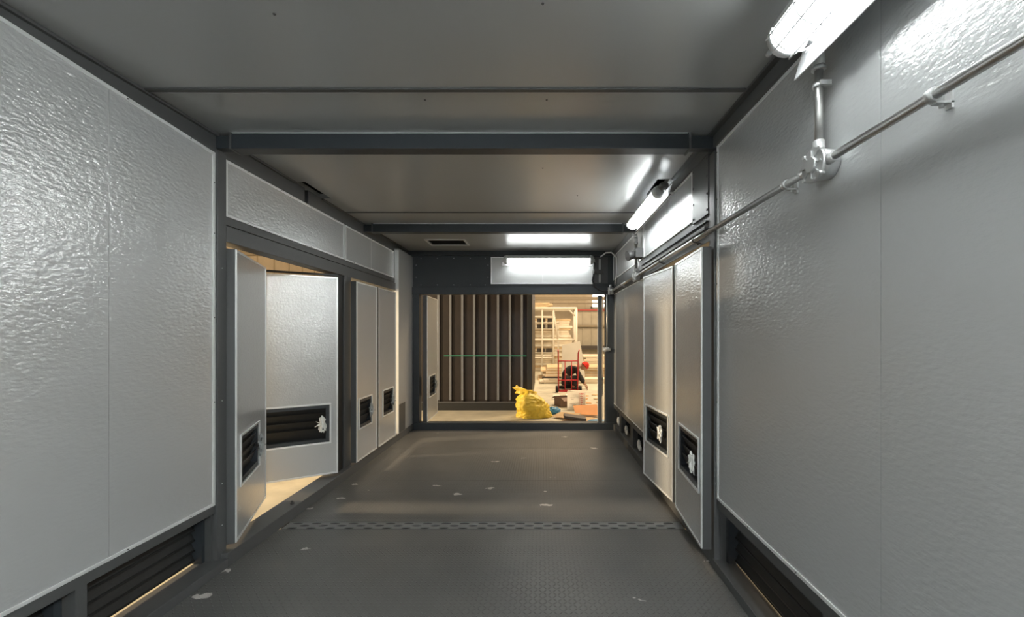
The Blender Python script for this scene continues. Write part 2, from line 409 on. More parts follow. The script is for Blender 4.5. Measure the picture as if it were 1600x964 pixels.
box_ob('kick_plate', 'frame', wl, XL + .05, XL + .054, 5.50, 5.74, .085, .46, label='dark grey plate at the foot of end panel')
box_ob('backing', 'frame', wl, XL - .14, XL - .06, Y0, 5.5, 2.13, 2.6)

wr = empty('wall_right', (0, 0, 0)); struct(wr, 'right wall of glossy pale grey steel panels', 'wall')
p = MB(); p.box(XR, XR + .05, Y0, 1.279, .423, 2.53); p.box(XR, XR + .05, 1.281, 2.475, .423, 2.53)
p.build('panel', 'panel', wr)
b_ = MB(); border(b_, XR, Y0, 2.478, .421, 2.522, .016, .005, -1); b_.build('edge_trim', 'silver', wr)
screws([(XR - .005, y, .43) for y in (.9, 1.3, 1.7, 2.1)] + [(XR - .005, 2.47, z) for z in (1.0, 1.7, 2.2, 2.48)], (-1, 0, 0), wr, .0035)
for (a, b) in ((4.0, 5.33), (5.335, YB)):
    box_ob('lower_panel', 'panel', wr, XR, XR + .05, a, b, .377, 1.972)
b_ = MB(); border(b_, XR, 4.0, YB, .377, 1.972, .012, .004, -1); b_.build('edge_trim', 'silver', wr)
for (a, b) in ((2.86, 4.25), (4.27, YB)):
    box_ob('upper_panel', 'panel', wr, XR - .006, XR + .05, a, b, 2.172, 2.52)
    b_ = MB(); border(b_, XR - .006, a, b, 2.172, 2.52, .015, .006, -1); b_.build('edge_trim', 'silver', wr)
box_ob('upper_seam', 'silver', wr, XR - .009, XR - .006, 3.40, 3.404, 2.19, 2.51)
bp_ = MB(); bp_.box(XR - .014, XR + .05, 2.58, 2.855, 2.15, 2.585, bev=.003)
bp = bp_.build('bolted_plate', 'frame', wr, 'grey plate bolted over the wall beside the post')
screws([(XR - .014, y, z) for y in (2.60, 2.835) for z in (2.18, 2.28, 2.39, 2.50, 2.56)], (-1, 0, 0), wr, .008, 'screw', .005)
box_ob('backing', 'frame', wr, XR + .06, XR + .14, Y0, YB, 2.18, 2.6)
struct(box_ob('wall_back', 'panel_flat', None, XL - .15, XR + .15, Y0 - .06, Y0, 0, ZC), 'plain grey wall behind the viewer', 'wall')

# ------------------------------------------------------------------ low louvered vents
def vent(xf, sgn, y0, y1, z1, label, group, slit=True, nsl=4, z0=.055):
    """sgn=+1: seen from +X side (left wall)"""
    e = empty('louver_vent', (xf, (y0 + y1) / 2, z0)); tag(e, label, 'vent', group)
    hy = (y1 - y0) / 2; H = z1 - z0
    d = -sgn
    m = MB()
    for yy in (-hy, hy - .03): m.box(min(d * .05, d * .15), max(d * .05, d * .15), yy, yy + .03, 0, H)
    m.box(min(d * .05, d * .15), max(d * .05, d * .15), -hy + .03, hy - .03, H - .02, H)
    m.build('frame', 'dark', e)
    lo = .022 if slit else .0
    for k in range(nsl):
        zc = lo + (H - .02 - lo) * (k + .5) / nsl
        hh = (H - .02 - lo) / nsl * .60
        m = MB(); m.box(-.003, .003, -hy + .03, hy - .03, -hh, hh, mtx=Matrix.Translation((d * .11, 0, zc)) @ Matrix.Rotation(R(-24) * sgn, 4, 'Y'))
        m.box(-.006, .006, -hy + .03, hy - .03, -.005, .005, mtx=Matrix.Translation((d * .11 + sgn * hh * .40, 0, zc - hh * .9)))
        m.build('slat', 'louver', e)
    return e
vent(XL, 1, 1.785, 2.47, .335, 'black louvered vent under large left panel, next to the post', None)
vent(XL, 1, .67, 1.73, .335, 'black louvered vent at lower left frame corner', None)
vent(XL, 1, -.55, .60, .335, 'black louvered vent low on left wall beside the viewer', None)
vent(XR, -1, 1.55, 2.47, .365, 'black louvered vent under large right panel, next to the post', None)
vent(XR, -1, .50, 1.49, .365, 'black louvered vent low on right wall beside the viewer', None)
far_v = [(4.22, 4.79, 'nearest of three small black vents under far right panels'), (4.94, 5.51, 'middle of three small black vents under far right panels'), (5.66, 6.06, 'farthest of three small black vents under far right panels')]
for a, b, l in far_v:
    v = vent(XR, -1, a, b, .315, l, 'small vents under far right panels', slit=False, z0=.085)
    m = MB(); m.sphere((.04, (b - a) / 2 - .13, .075), .045, (.5, 1, 1.2), 10); m.sphere((.035, (b - a) / 2 - .19, .05), .035, (.5, 1.4, .9), 10)
    m.build('plastic_wrap', 'plastic', v, 'crumpled pale plastic over the latch')

# ------------------------------------------------------------------ doors
def door(idx, hinge, free, z0, z1, vt, side, label, latch_at=None, pm='panel_flat', thick=.055, latchm='greyplastic', edge=True):
    """hinge, free: plan points of the room-side face. vt=(s0,s1,v0,v1) vent hole measured from the hinge.
       side=+1/-1: body lies on +/-local Y"""
    hx, hy = hinge; dx, dy = free[0] - hx, free[1] - hy; w = math.hypot(dx, dy)
    e = empty('door_%d' % idx, (hx, hy, z0), math.atan2(dy, dx)); struct(e, label, 'door')
    H = z1 - z0; s0, s1, v0, v1 = vt; v0 -= z0; v1 -= z0
    def yy(a, b): a, b = side * a, side * b; return (min(a, b), max(a, b))
    m = MB(); y = yy(0.002, thick - .002)
    for a in ((.006, w - .006, .006, v0), (.006, w - .006, v1, H - .006), (.006, s0, v0, v1), (s1, w - .006, v0, v1)): m.box(a[0], a[1], *y, a[2], a[3])
    m.build('leaf', pm, e)
    m = MB(); t0, t1 = yy(-.002, .006)
    tw = .014
    for a in ((0, w, 0, tw), (0, w, H - tw, H), (0, tw, tw, H - tw), (w - tw, w, tw, H - tw)): m.box(a[0], a[1], t0, t1, a[2], a[3], bev=.001)
    m.build('edge_trim', 'silver', e)
    m = MB(); f0, f1 = yy(.006, thick + .003)
    for a in ((-.002, w + .002, -.002, .006), (-.002, w + .002, H - .006, H + .002), (-.002, .006, .006, H - .006), (w - .006, w + .002, .006, H - .006)): m.box(a[0], a[1], f0, f1, a[2], a[3])
    m.build('edge_frame', 'frame', e)
    m = MB(); t0, t1 = yy(-.006, .004); k = .014
    for a in ((s0 - k, s1 + k, v0 - k, v0), (s0 - k, s1 + k, v1, v1 + k), (s0 - k, s0, v0, v1), (s1, s1 + k, v0, v1)): m.box(a[0], a[1], t0, t1, a[2], a[3], bev=.001)
    m.build('vent_trim', 'silver', e)
    lv = MB(); t0, t1 = yy(.004, thick); k = .03
    for a in ((s0, s1, v0, v0 + k), (s0, s1, v1 - k, v1), (s0, s0 + k, v0 + k, v1 - k), (s1 - k, s1, v0 + k, v1 - k)): lv.box(a[0], a[1], t0, t1, a[2], a[3])
    lo = lv.build('louver', 'dark', e)
    n = 4; hh = (v1 - v0 - 2 * k) / n
    for q in range(n):
        sl = MB(); sl.box(s0 + k, s1 - k, -.0025, .0025, -hh * 1.0, hh * 1.0, mtx=Matrix.Translation((0, side * thick * .65, v0 + k + hh * (q + .5))) @ Matrix.Rotation(R(22) * side, 4, 'X'))
        sl.build('slat', 'louver', lo)
    if latch_at is not None:
        s = latch_at; zc = (v0 + v1) / 2
        l = MB(); c = -side
        l.cyl((s, side * .01, zc), (s, c * .03, zc), .012, n=12)
        l.box(s - .012, s + .012, *yy(-.032, -.02), zc - .05, zc + .05, bev=.003)
        lt = l.build('latch', 'castdark', e)
        l = MB(); b_ = bmesh.new(); bmesh.ops.create_icosphere(b_, subdivisions=3, radius=1)
        for v in b_.verts:
            k_ = 1 + .9 * noise.noise(v.co * 2.1 + Vector((idx * 3, 0, 0))) + .35 * noise.noise(v.co * 5)
            v.co = Vector((s + v.co.x * .026 * k_, c * .026 + v.co.y * .016 * k_, zc + v.co.z * .062 * k_))
        l._add(b_); l.cyl((s, c * .022, zc + .01), (s + .06, c * .04, zc - .015), .012, .004, n=7); l.cyl((s, c * .022, zc), (s + .05, c * .03, zc + .03), .010, .003, n=5)
        l.build('plastic_wrap', latchm, lt)
    return e
DZ0, DZ1 = .112, 1.925
door(1, (-1.895, 2.572), (-2.185, 3.285), DZ0, DZ1, (.10, .55, .44, .745), 1, 'nearer leaf of the open left doors, swung slightly outward', .50)
door(2, (-1.90, 3.86), (-2.56, 3.47), DZ0, DZ1, (.07, .60, .41, .75), -1, 'farther leaf of the open left doors, swung wide and facing the viewer', .13, latchm='plastic')
_s = box_ob('top_seal', 'louver', [o for o in bpy.data.objects if o.name == 'door_2'][0], 0, .77, -.04, -.01, DZ1 - DZ0 + .012, DZ1 - DZ0 + .03)
door(3, (-1.86, 4.16), (-1.86, 4.67), DZ0, DZ1, (.06, .36, .44, .73), 1, 'nearer of the two closed narrow doors on left wall', .30)
door(4, (-1.86, 4.72), (-1.86, 5.27), DZ0, DZ1, (.13, .45, .44, .73), 1, 'farther of the two closed narrow doors on left wall', .38)
door(5, (.954, 2.50), (.99, 3.115), DZ0, DZ1, (.06, .50, .44, .75), -1, 'nearer leaf of the ajar right doors, beside the steel post', .10, 'panel', latchm='plastic')
door(6, (.93, 3.84), (.996, 3.19), DZ0, DZ1, (.07, .56, .44, .75), 1, 'farther leaf of the ajar right doors', .46, 'panel', latchm='plastic')
door(7, (-1.69, 6.09), (-1.72, 6.80), .10, 1.955, (.14, .54, .45, .75), 1, 'leaf of the far doorway swung out at its left', .50, thick=.06)
door(8, (.81, 6.13), (.93, 6.83), .10, 1.955, (.1, .5, .45, .75), -1, 'leaf of the far doorway swung out at its right', None, thick=.06)
# black seals beside left door 2 and hinge strips
t = MB(); t.box(XL - .10, XL + .0, 3.90, 4.055, .085, 1.966); trim(t, 'black door jamb at the far side of left opening', 'louver', 'jamb')
t = MB(); t.box(XR + .01, XR + .10, 2.575, 2.63, .085, 1.966); trim(t, 'black door jamb at the near side of right opening', 'louver', 'jamb')
t = MB()
for x in (-1.745,):
    t.box(x - .02, x + .012, 6.165, 6.20, .10, 1.95)
trim(t, 'dark hinge strip of the far left leaf', 'dark', 'hinge')

# ------------------------------------------------------------------ far end wall: header, jambs, sill
we = empty('wall_far', (0, 0, 0)); struct(we, 'dark steel end wall around the far doorway', 'wall')
box_ob('header_plate', 'dark', we, XL - .1, XR + .1, YB, YB + .05, 2.07, ZC)
box_ob('lintel', 'dark', we, XL - .1, XR + .1, YB - .03, YB + .08, 1.972, 2.075, bev=.004)
box_ob('top_rail', 'dark', we, XL - .0, XR + .0, YB - .05, YB, 2.535, ZC - .002, bev=.004)
box_ob('jamb', 'dark', we, -1.885, -1.80, YB - .03, YB + .10, 0, 1.972, bev=.004)
box_ob('jamb', 'dark', we, .915, XR + .1, YB - .02, YB + .10, 0, 1.972, bev=.004)
box_ob('corner_filler', 'dark', we, XL - .1, -1.885, YB, YB + .08, 0, 2.0)
box_ob('sill', 'dark', we, -1.885, XR, YB - .04, YB + .10, -.01, .10, bev=.005)
screws([(x, YB, z) for x in (-1.78, -1.54, -1.3, -1.06, -.84) for z in (2.11, 2.50)] + [(x, YB, z) for x in (-1.85, -.80) for z in (2.22, 2.40)], (0, -1, 0), we, .0065, 'wscrew')
wp = MB(); wp.box(-.74, .72, YB - .02, YB, 2.135, 2.50)
wpo = wp.build('light_panel', 'panel_flat', we, 'pale grey panel behind the lamp')
b_ = MB()
for a in ((-.757, .737, 2.12, 2.135), (-.757, .737, 2.50, 2.515), (-.757, -.74, 2.135, 2.5), (.72, .737, 2.135, 2.5)): b_.box(a[0], a[1], YB - .026, YB, a[2], a[3], bev=.002)
b_.build('edge_trim', 'silver', we)
box_ob('panel_seam', 'silver', we, .0, .004, YB - .022, YB - .02, 2.14, 2.49)
box_ob('side_plate', 'frame', we, .75, .95, YB - .012, YB, 2.13, 2.52, bev=.003)

# ------------------------------------------------------------------ lamps
def lamp(loc, rz, L, label, kind):
    """caged explosion proof tube lamp, long axis = local Y (centre at loc), room side = local -X, wall +X"""
    e = empty('tube_lamp', loc, rz); tag(e, label, 'lamp', None); sc_ = .88 if kind == 'mid' else 1.25; e.scale = (sc_, 1, sc_)
    h = L / 2
    m = MB()
    # half-round housing on the top/wall side
    prof = [(math.cos(R(a)) * .052, math.sin(R(a)) * .040 + .012) for a in range(-10, 191, 15)]
    m.prism(prof, 'y', -h + .05, h - .05)
    ho = m.build('housing', 'cast', e)
    # white reflector wings
    m = MB()
    k_ = .085 if kind != 'far' and kind != 'mid' else .05
    m.box(-.0015, .0015, -h - .03, h + .03, -k_, .055, mtx=Matrix.Translation((.078, 0, -.008)) @ Matrix.Rotation(R(16), 4, 'Y'))
    m.box(.03, .072, -h + .1, h - .1, .038, .041)
    m.build('reflector', 'white', e)
    # frosted lit cover
    m = MB(); b = bmesh.new(); n = 18; rings = []
    ys = [(-h + .055, .2), (-h + .062, .7), (-h + .075, .93), (-h + .1, 1), (h - .1, 1), (h - .075, .93), (h - .062, .7), (h - .055, .2)]
    for (yv, k) in ys: rings.append([b.verts.new((.041 * k * math.cos(2 * math.pi * i / n), yv, -.012 + .041 * k * math.sin(2 * math.pi * i / n))) for i in range(n)])
    for A, B2 in zip(rings, rings[1:]):
        for i in range(n): b.faces.new((A[i], A[(i + 1) % n], B2[(i + 1) % n], B2[i])).smooth = True
    b.faces.new(rings[0]); b.faces.new(rings[-1]); bmesh.ops.recalc_face_normals(b, faces=b.faces[:])
    m._add(b); m.build('glass_cover', 'lamp_' + kind, e, 'glowing frosted white cover')
    # end caps
    for s in (-1, 1):
        m = MB(); m.cyl((0, s * (h - .055), 0), (0, s * (h - .02), 0), .056, .050, n=20); m.cyl((0, s * (h - .02), 0), (0, s * (h), 0), .050, .036, n=20)
        m.cyl((-.03, s * h, -.02), (-.03, s * (h + .018), -.02), .008, n=8); m.build('end_cap', 'cast', e)
    # cage wires
    k = 0; nh = max(5, int(L / .13))
    for i in range(nh):
        yv = -h + .09 + (L - .18) * i / (nh - 1)
        m = MB(); m.tube([(.066 * math.cos(R(a)), yv, -.004 + .064 * math.sin(R(a))) for a in range(180, 361, 15)], .0026, 6)
        m.build('cage_wire', 'white', e)
    m = MB()
    for a in (190, 225, 270, 315, 350): m.tube([(.066 * math.cos(R(a)), -h + .05, -.004 + .064 * math.sin(R(a))), (.066 * math.cos(R(a)), h - .05, -.004 + .064 * math.sin(R(a)))], .0022, 6)
    m.build('cage_rails', 'white', e)
    return e
LZ = 2.462
l1 = lamp((.87, .93, LZ), 0, 1.18, 'glowing caged tube lamp at top right frame edge', 'near')
l2 = lamp((.875, 3.62, LZ + .012), 0, 1.02, 'glowing caged tube lamp under the ceiling over the right doors', 'mid')
l3 = lamp((.085, YB - .12, 2.455), R(90), 1.29, 'glowing caged tube lamp on the header above the far doorway', 'far')
l4 = lamp((.87, -1.1, LZ), 0, 1.18, 'added unseen fill lamp on right wall behind the viewer', 'rear')  # added out of view to light the room from behind
l5 = lamp((-1.78, -1.1, LZ), R(180), 1.18, 'added unseen fill lamp on left wall behind the viewer', 'rearleft_fill')  # second unseen lamp, added to raise the overall fill
for e, ys in ((l1, (-.42, .42)), (l4, (-.42, .42)), (l5, (-.42, .42)), (l2, (-.36, .36))):
    for y in ys:
        m = MB(); w_ = (.164 if e is l2 else .165) / e.scale.x; m.box(.0, w_, y - .015, y + .015, .035, .042); m.box(w_ - .005, w_, y - .015, y + .015, .0, .042); m.build('bracket', 'cast', e)
for y in (-.5, .5):
    m = MB(); m.box(.0, .094, y - .015, y + .015, .035, .042); m.build('bracket', 'cast', l3)
m = MB(); m.sphere((.02, -.55, .02), .042, (1, 1, .8), 14); m.build('cable_gland', 'castdark', l2, 'dark round cap at the lamp end')

# ------------------------------------------------------------------ conduit, junction boxes
PX, PZ, PR = XR - .045, 2.015, .0138
cp = empty('conduit_pipe', (PX, 1.0, PZ)); tag(cp, 'long horizontal metal conduit along the right wall', 'pipe')
m = MB(); m.cyl((0, Y0 - 1.0 + .02, 0), (0, .455, 0), PR, n=20); m.cyl((0, .545, 0), (0, 3.40, 0), PR, n=20); m.cyl((0, 3.48, 0), (0, 4.98, 0), PR, n=20); m.build('tube', 'pipe', cp)
def clamp(parent, y, dark=False):
    m = MB(); m.cyl((0, y - .010, 0), (0, y + .010, 0), PR + .005, n=20); m.box(.0, .045, y - .009, y + .009, -PR - .009, -PR - .004)
    m.box(.038, .045, y - .009, y + .009, -.035, .02); m.cyl((.02, y, -PR - .004), (.02, y, -PR - .018), .005, n=8)
    m.build('clamp', 'castdark' if dark else 'cast', parent)
for y in (.06, .66 + .04, ): clamp(cp, y)
clamp(cp, 1.72, True); clamp(cp, 2.5, True); clamp(cp, 4.2)
def vert_pipe(y, z1, label, bend=True):
    e = empty('conduit_pipe', (PX, y, PZ + .03)); tag(e, label, 'pipe')
    H = z1 - PZ - .03
    m = MB(); m.cyl((0, 0, .02), (0, 0, H), PR, n=20); m.build('tube', 'pipe', e)
    m = MB(); m.cyl((0, 0, H - .03), (0, 0, H + .03), PR + .006, n=20); m.cyl((0, 0, H - .045), (0, 0, H - .03), PR + .010, n=6); m.tube([(0, 0, H + .02), (-.0, -.02, H + .045), (-.05, -.04, H + .05)], .012, 10)
    m.build('elbow', 'cast', e)
    m = MB(); m.cyl((0, 0, H * .72 - .008), (0, 0, H * .72 + .008), PR + .005, n=20); m.box(0, .045, -.008, .008, H * .72 - .003, H * .72 + .003); m.box(-.01, .03, -.026, -.02, H * .72 - .008, H * .72 + .008); m.build('clamp', 'cast', e)
    return e
vert_pipe(1.5, 2.40, 'vertical metal conduit rising to the near caged lamp')
vert_pipe(4.44, 2.40, 'vertical metal conduit rising to the lamp over the right doors')
def jbox(loc, label, r=.056):
    e = empty('junction_box', loc); tag(e, label, 'junction box', None)
    m = MB(); m.cyl((.043, 0, 0), (-.016, 0, 0), r * .92, r, n=28)
    for d in ((0, 1, 0), (0, -1, 0), (0, 0, 1)):
        v = Vector(d); m.cyl(v * r * .7, v * (r + .030), .0205, .019, n=16)
    m.build('body', 'cast', e)
    m = MB(); m.cyl((-.014, 0, 0), (-.024, 0, 0), r + .007, r + .004, n=28); m.cyl((-.024, 0, 0), (-.034, 0, 0), r * .55, r * .45, n=24)
    for k in range(8):
        a = R(45 * k); m.box(-.030, -.022, -.0025, .0025, r * .3, r * .9, mtx=Matrix.Rotation(a, 4, 'X'))
    m.build('cover', 'cast', e)
    for k in range(4):
        a = R(45 + 90 * k); y, z = math.cos(a) * (r + .005), math.sin(a) * (r + .005)
        m = MB(); m.cyl((-.010, y, z), (-.030, y, z), .0075, n=6); m.build('bolt', 'cast', e)
    return e
jbox((PX, 1.5, PZ), 'round metal junction box joining the conduits near the camera lamp'.replace('near the camera lamp', 'below the near lamp'))
jbox((PX, 4.44, PZ), 'round metal junction box joining the conduits over the right doors')
jbox((PX - .02, 5.99, PZ + .0), 'round metal junction box in the far right corner')
# siren / detector on upper panel
e = empty('alarm_sounder', (XR - .04, 4.30, 2.22)); tag(e, 'small grey sounder box above the right doors', 'sounder')
m = MB(); m.box(-.05, .03, -.05, .05, -.04, .06, bev=.006); m.build('body', 'castdark', e)
m = MB(); m.cyl((-.05, 0, 0), (-.13, -.02, -.02), .035, .052, n=18); m.build('horn', 'castdark', e)
m = MB(); m.cyl((-.01, 0, -.04), (-.01, 0, -.17), .009, n=10); m.build('stem', 'cast', e)
# corner device with cable
e = empty('alarm_sounder', (.83, YB - .03, 2.30)); tag(e, 'small dark sounder on the header at far right corner', 'sounder')
m = MB(); m.box(-.012, .012, -.012, .02, -.16, .18, bev=.003); m.build('bracket', 'cast', e)
m = MB(); m.box(-.06, .05, -.06, 0, -.04, .02, bev=.006); m.cyl((-.055, -.03, -.01), (-.10, -.04, -.005), .025, .036, n=14); m.build('horn', 'castdark', e)
e = empty('cable', (.72, YB - .05, 2.45)); tag(e, 'black cable looping from far lamp to the corner junction box', 'cable')
m = MB(); m.tube([(0, 0, 0), (.03, 0, -.03), (.025, 0, -.15), (.0, 0, -.28), (.03, 0, -.37), (.10, -.0, -.42), (.17, -.01, -.445), (.24, -.02, -.445)], .011, 8); m.build('sheath', 'rubber', e)
e = empty('cable', (XR - .02, 5.75, 2.45)); tag(e, 'white cable bend at the ceiling in the far right corner', 'cable')
m = MB(); m.tube([(-.19, .22, .05), (-.13, .12, .09), (-.06, .05, .08), (.0, .0, .0), (.005, 0, -.2), (0, .1, -.36)], .010, 8); m.build('sheath', 'white', e)
e = empty('junction_box', (.93, YB - .05, 1.17)); tag(e, 'small metal latch box on the right jamb of far doorway', 'junction box')
m = MB(); m.box(-.06, .03, -.03, .02, -.03, .03, bev=.005); m.cyl((-.05, -.05, 0), (.04, -.05, 0), .02, n=14); m.build('body', 'cast', e)
m = MB(); m.cyl((0, -.02, .03), (0, -.02, .80), .012, n=12); m.build('rod', 'pipe', e)

# ------------------------------------------------------------------ outside: warehouse
g = MB(); g.box(-14, 14, -6, 30, GZ - .1, GZ); struct(g.build('ground', 'ground'), 'pale dusty warehouse floor outside the container', 'ground')
w = MB(); w.box(-14, 14, 24, 24.3, GZ, 12)
for k in range(60): w.box(-14 + k * .47, -14 + k * .47 + .04, 23.97, 24, GZ, 12)
struct(w.build('wall_north', 'tanwall'), 'tan ribbed warehouse wall far behind the doorway', 'wall')
w = MB(); w.box(-11.3, -11, -6, 24, GZ, 12)
for k in range(30): w.box(-11, -10.94, -6 + k, -5.9 + k, GZ, 12)
struct(w.build('wall_west', 'tanwall'), 'tan warehouse wall seen through the left opening', 'wall')
w = MB(); w.box(11, 11.3, -6, 24, GZ, 12); struct(w.build('wall_east', 'tanwall'), 'tan warehouse wall beyond the right side', 'wall')
for i, y in enumerate((2.6, 7.2, 11.8)):
    gb = empty('roof_girder', (-7.5, y, 3.6)); tag(gb, ('nearest', 'middle', 'farthest')[i] + ' tan roof girder seen over the open left doors', 'girder', None)
    m = MB(); m.box(-3.4, 4.5, -.09, .09, .9, 1.02); m.box(-3.4, 4.5, -.09, .09, 0, .12); m.build('chords', 'girder', gb)
    m = MB()
    for k in range(8):
        x = -3.3 + k; a, b = ((x, 0, .1), (x + .9, 0, .92)) if k % 2 == 0 else ((x, 0, .92), (x + .9, 0, .1)); m.cyl(a, b, .05, n=6)
    m.build('bracing', 'girder', gb)
    m = MB(); m.box(-3.4, -3.15, -.12, .12, -3.72, 0); m.build('column', 'girder', gb)
# cladding, girt and window behind
w = MB(); w.box(1.6, 8, 21.5, 21.7, GZ, 2.55)
for k in range(14): w.box(1.6 + k * .46, 1.64 + k * .46, 21.46, 21.5, GZ, 2.5)
cl = w.build('partition_wall', 'greytan'); tag(cl, 'grey tan corrugated partition with red capping behind the person', 'partition')
box_ob('capping', 'redtrim', cl, 1.5, 8, 21.4, 21.8, 2.55, 2.62)
box_ob('mid_rail', 'girder', cl, 1.6, 8, 21.38, 21.46, 1.72, 1.82)
box_ob('dark_band', 'darkboard', cl, 1.7, 8, 21.25, 21.46, .55, .75)
gt = MB(); gt.box(-2, 9, 22.6, 22.8, 3.2, 3.36); gt.box(-2, 9, 22.6, 22.8, 3.0, 3.06)
tag(gt.build('wall_girt', 'girder'), 'horizontal steel girt on the warehouse wall above the racks', 'girt')
wn = empty('window_1', (3.1, 23.9, 2.9)); struct(wn, 'bright window high on the warehouse wall', 'window')
box_ob('pane', 'daywin', wn, -.25, 1.6, -.02, 0, 0, 2); 
m = MB(); m.box(-.33, -.25, -.06, 0, -.08, 2.1); m.box(-.33, 1.68, -.06, 0, -.08, 0); m.build('frame', 'pale', wn)

# neighbouring container side
DY = 8.25
nc = empty('corrugated_gate', (-1.2, DY, GZ)); tag(nc, 'brown black corrugated steel side wall standing beyond the far doorway', 'gate')
x0, x1 = -1.95, 1.00
H = 2.6; ox = 1.2
m = MB(); pts = []
x = -3.2 + ox
rx = [-2.06 + ox + .2355 * k for k in range(8)]
pts = [(-3.2 + ox, 0)]
for r in rx:
    pts += [(r - .034, 0), (r - .022, -.035), (r + .022, -.035), (r + .034, 0)]
pts += [(x1 - .09, 0), (x1 - .09, .02), (-3.2 + ox, .02)]
m.prism(pts, 'z', .16, H); m.build('corrugated_sheet', 'brown', nc)
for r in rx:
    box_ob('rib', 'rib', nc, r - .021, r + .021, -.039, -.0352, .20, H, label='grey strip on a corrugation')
box_ob('corner_post', 'louver', nc, x1 - .10, x1 - .01, -.07, .12, 0, H, bev=.006)
box_ob('bottom_rail', 'louver', nc, -3.2 + ox, x1 - .10, -.06, .10, .0, .16, bev=.006)
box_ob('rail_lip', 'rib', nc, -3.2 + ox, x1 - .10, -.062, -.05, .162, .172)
m = MB(); m.box(-2.0 + ox + .05, x1 - .12, -.044, -.0395, 1.063, 1.082); m.build('laser_line', 'green', nc, 'thin green laser line across the ribs, projected light as a coloured strip')
box_ob('top_rail', 'louver', nc, -3.2 + ox, x1 - .10, -.06, .1, H - .02, H + .14)
# body behind it so that it has depth
box_ob('side_sheet', 'brown', nc, x1 - .09, x1 - .03, .12, 4.2, .05, H)

# rack frame
rk = empty('steel_rack', (.6, 15.2, GZ)); tag(rk, 'pale tubular steel rack frame in front of stacked boards', 'rack')
m = MB()
def tb(a, b, s=.03): m.cyl(a, b, s, n=8)
for (y, s) in ((0, .04), (1.0, .035)):
    for x in (-1.6, -.95, -.62, -.20, .62): tb((x, y, 0), (x, y, 2.42), .03 if x < .6 else .05)
    tb((-1.7, y, 2.42), (.66, y, 2.42), .05); tb((-1.7, y, 1.28), (.62, y, 1.28), .035); tb((-1.7, y, .62), (-.2, y, .62), .025); tb((-1.7, y, 2.12), (-.2, y, 2.12), .025)
for x in (-.95, .62): tb((x, 0, 2.42), (x, 1.0, 2.42)); tb((x, 0, 1.28), (x, 1.0, 1.28))
tb((.3, 0, 2.42), (.62, 0, 2.12)); tb((-.2, 0, 2.3), (-.05, 0, 1.3))
m.build('frame', 'pale', rk)
# board stack behind the rack: individual boards
ORD = ['lowest', 'second', 'third', 'fourth', 'fifth', 'sixth', 'seventh', 'eighth', 'ninth', 'tenth', 'eleventh', 'twelfth', 'thirteenth', 'fourteenth', 'fifteenth', 'sixteenth', 'seventeenth', 'eighteenth', 'nineteenth', 'twentieth', 'twenty-first', 'twenty-second', 'twenty-third', 'twenty-fourth']
def boards(dims, rows, name, label, group, jitter=.05):
    protos = {}; w, d, h = dims
    for i, (x, y, z, mt) in enumerate(rows):
        if mt not in protos: protos[mt] = o = MB().box(-w / 2, w / 2, -d / 2, d / 2, 0, h, bev=.006).build(name, mt)
        else: o = protos[mt].copy(); COL.objects.link(o)
        o.location = (x + random.uniform(-jitter, jitter), y + random.uniform(-jitter, jitter) * .3, z); o.rotation_euler = (0, 0, random.uniform(-.012, .012))
        pos = 'topmost' if i == len(rows) - 1 else ORD[i] + ('' if i == 0 else ' from the bottom')
        tag(o, label % pos, 'board', group)
rows = [(.15, 17.75, GZ + .001 + .096 * k, ('board', 'timber', 'whiteboard', 'board')[k % 4]) for k in range(22)]
boards((2.0, 1.1, .092), rows, 'pale_board', 'pale board, %s in the tall stack behind the rack', 'boards stacked behind the rack', .08)
rows = [(1.75 + .1 * (k % 3), 14.1, GZ + .001 + k * .047, ('timber', 'board')[k % 2]) for k in range(9)]
boards((3.6, 1.3, .044), rows, 'timber_board', 'long timber board, %s in the low stack behind the person', 'low timber stack', .12)
rows = [(1.25 + .05 * k, 12.8, GZ + .001 + k * .036, 'board') for k in range(4)]
boards((2.6, .6, .034), rows, 'floor_board', 'pale flat board, %s of four flat ones behind hand truck', 'flat boards on the ground', .1)
o = box_ob('steel_bar', 'darkboard', None, -.02, .95, 12.60, 12.70, GZ + .146, GZ + .196, bev=.005); tag(o, 'long dark bar lying across the flat boards', 'bar')
rows = [(2.75, 17.0, GZ + .001 + k * .07, 'board') for k in range(9)]
boards((2.2, 1.2, .066), rows, 'wide_board', 'wide pale board, %s in the stack right of the person', 'stack right of the person', .1)
# plank bundle on top of the rack
for k in range(9):
    o = MB().box(-.60, .60, -.07, .07, 0, .05, bev=.006).build('plank', 'timber'); o.location = (-.35 + random.uniform(-.12, .12), 15.35 + (k % 3) * .2, GZ + 2.475 + (k // 3) * .056)
    o.rotation_euler = (0, 0, random.uniform(-.04, .04)); tag(o, 'yellowish plank on top of the rack, %s row, %s layer' % (('front', 'middle', 'rear')[k % 3], ('bottom', 'middle', 'top')[k // 3]), 'plank', 'planks on the rack')
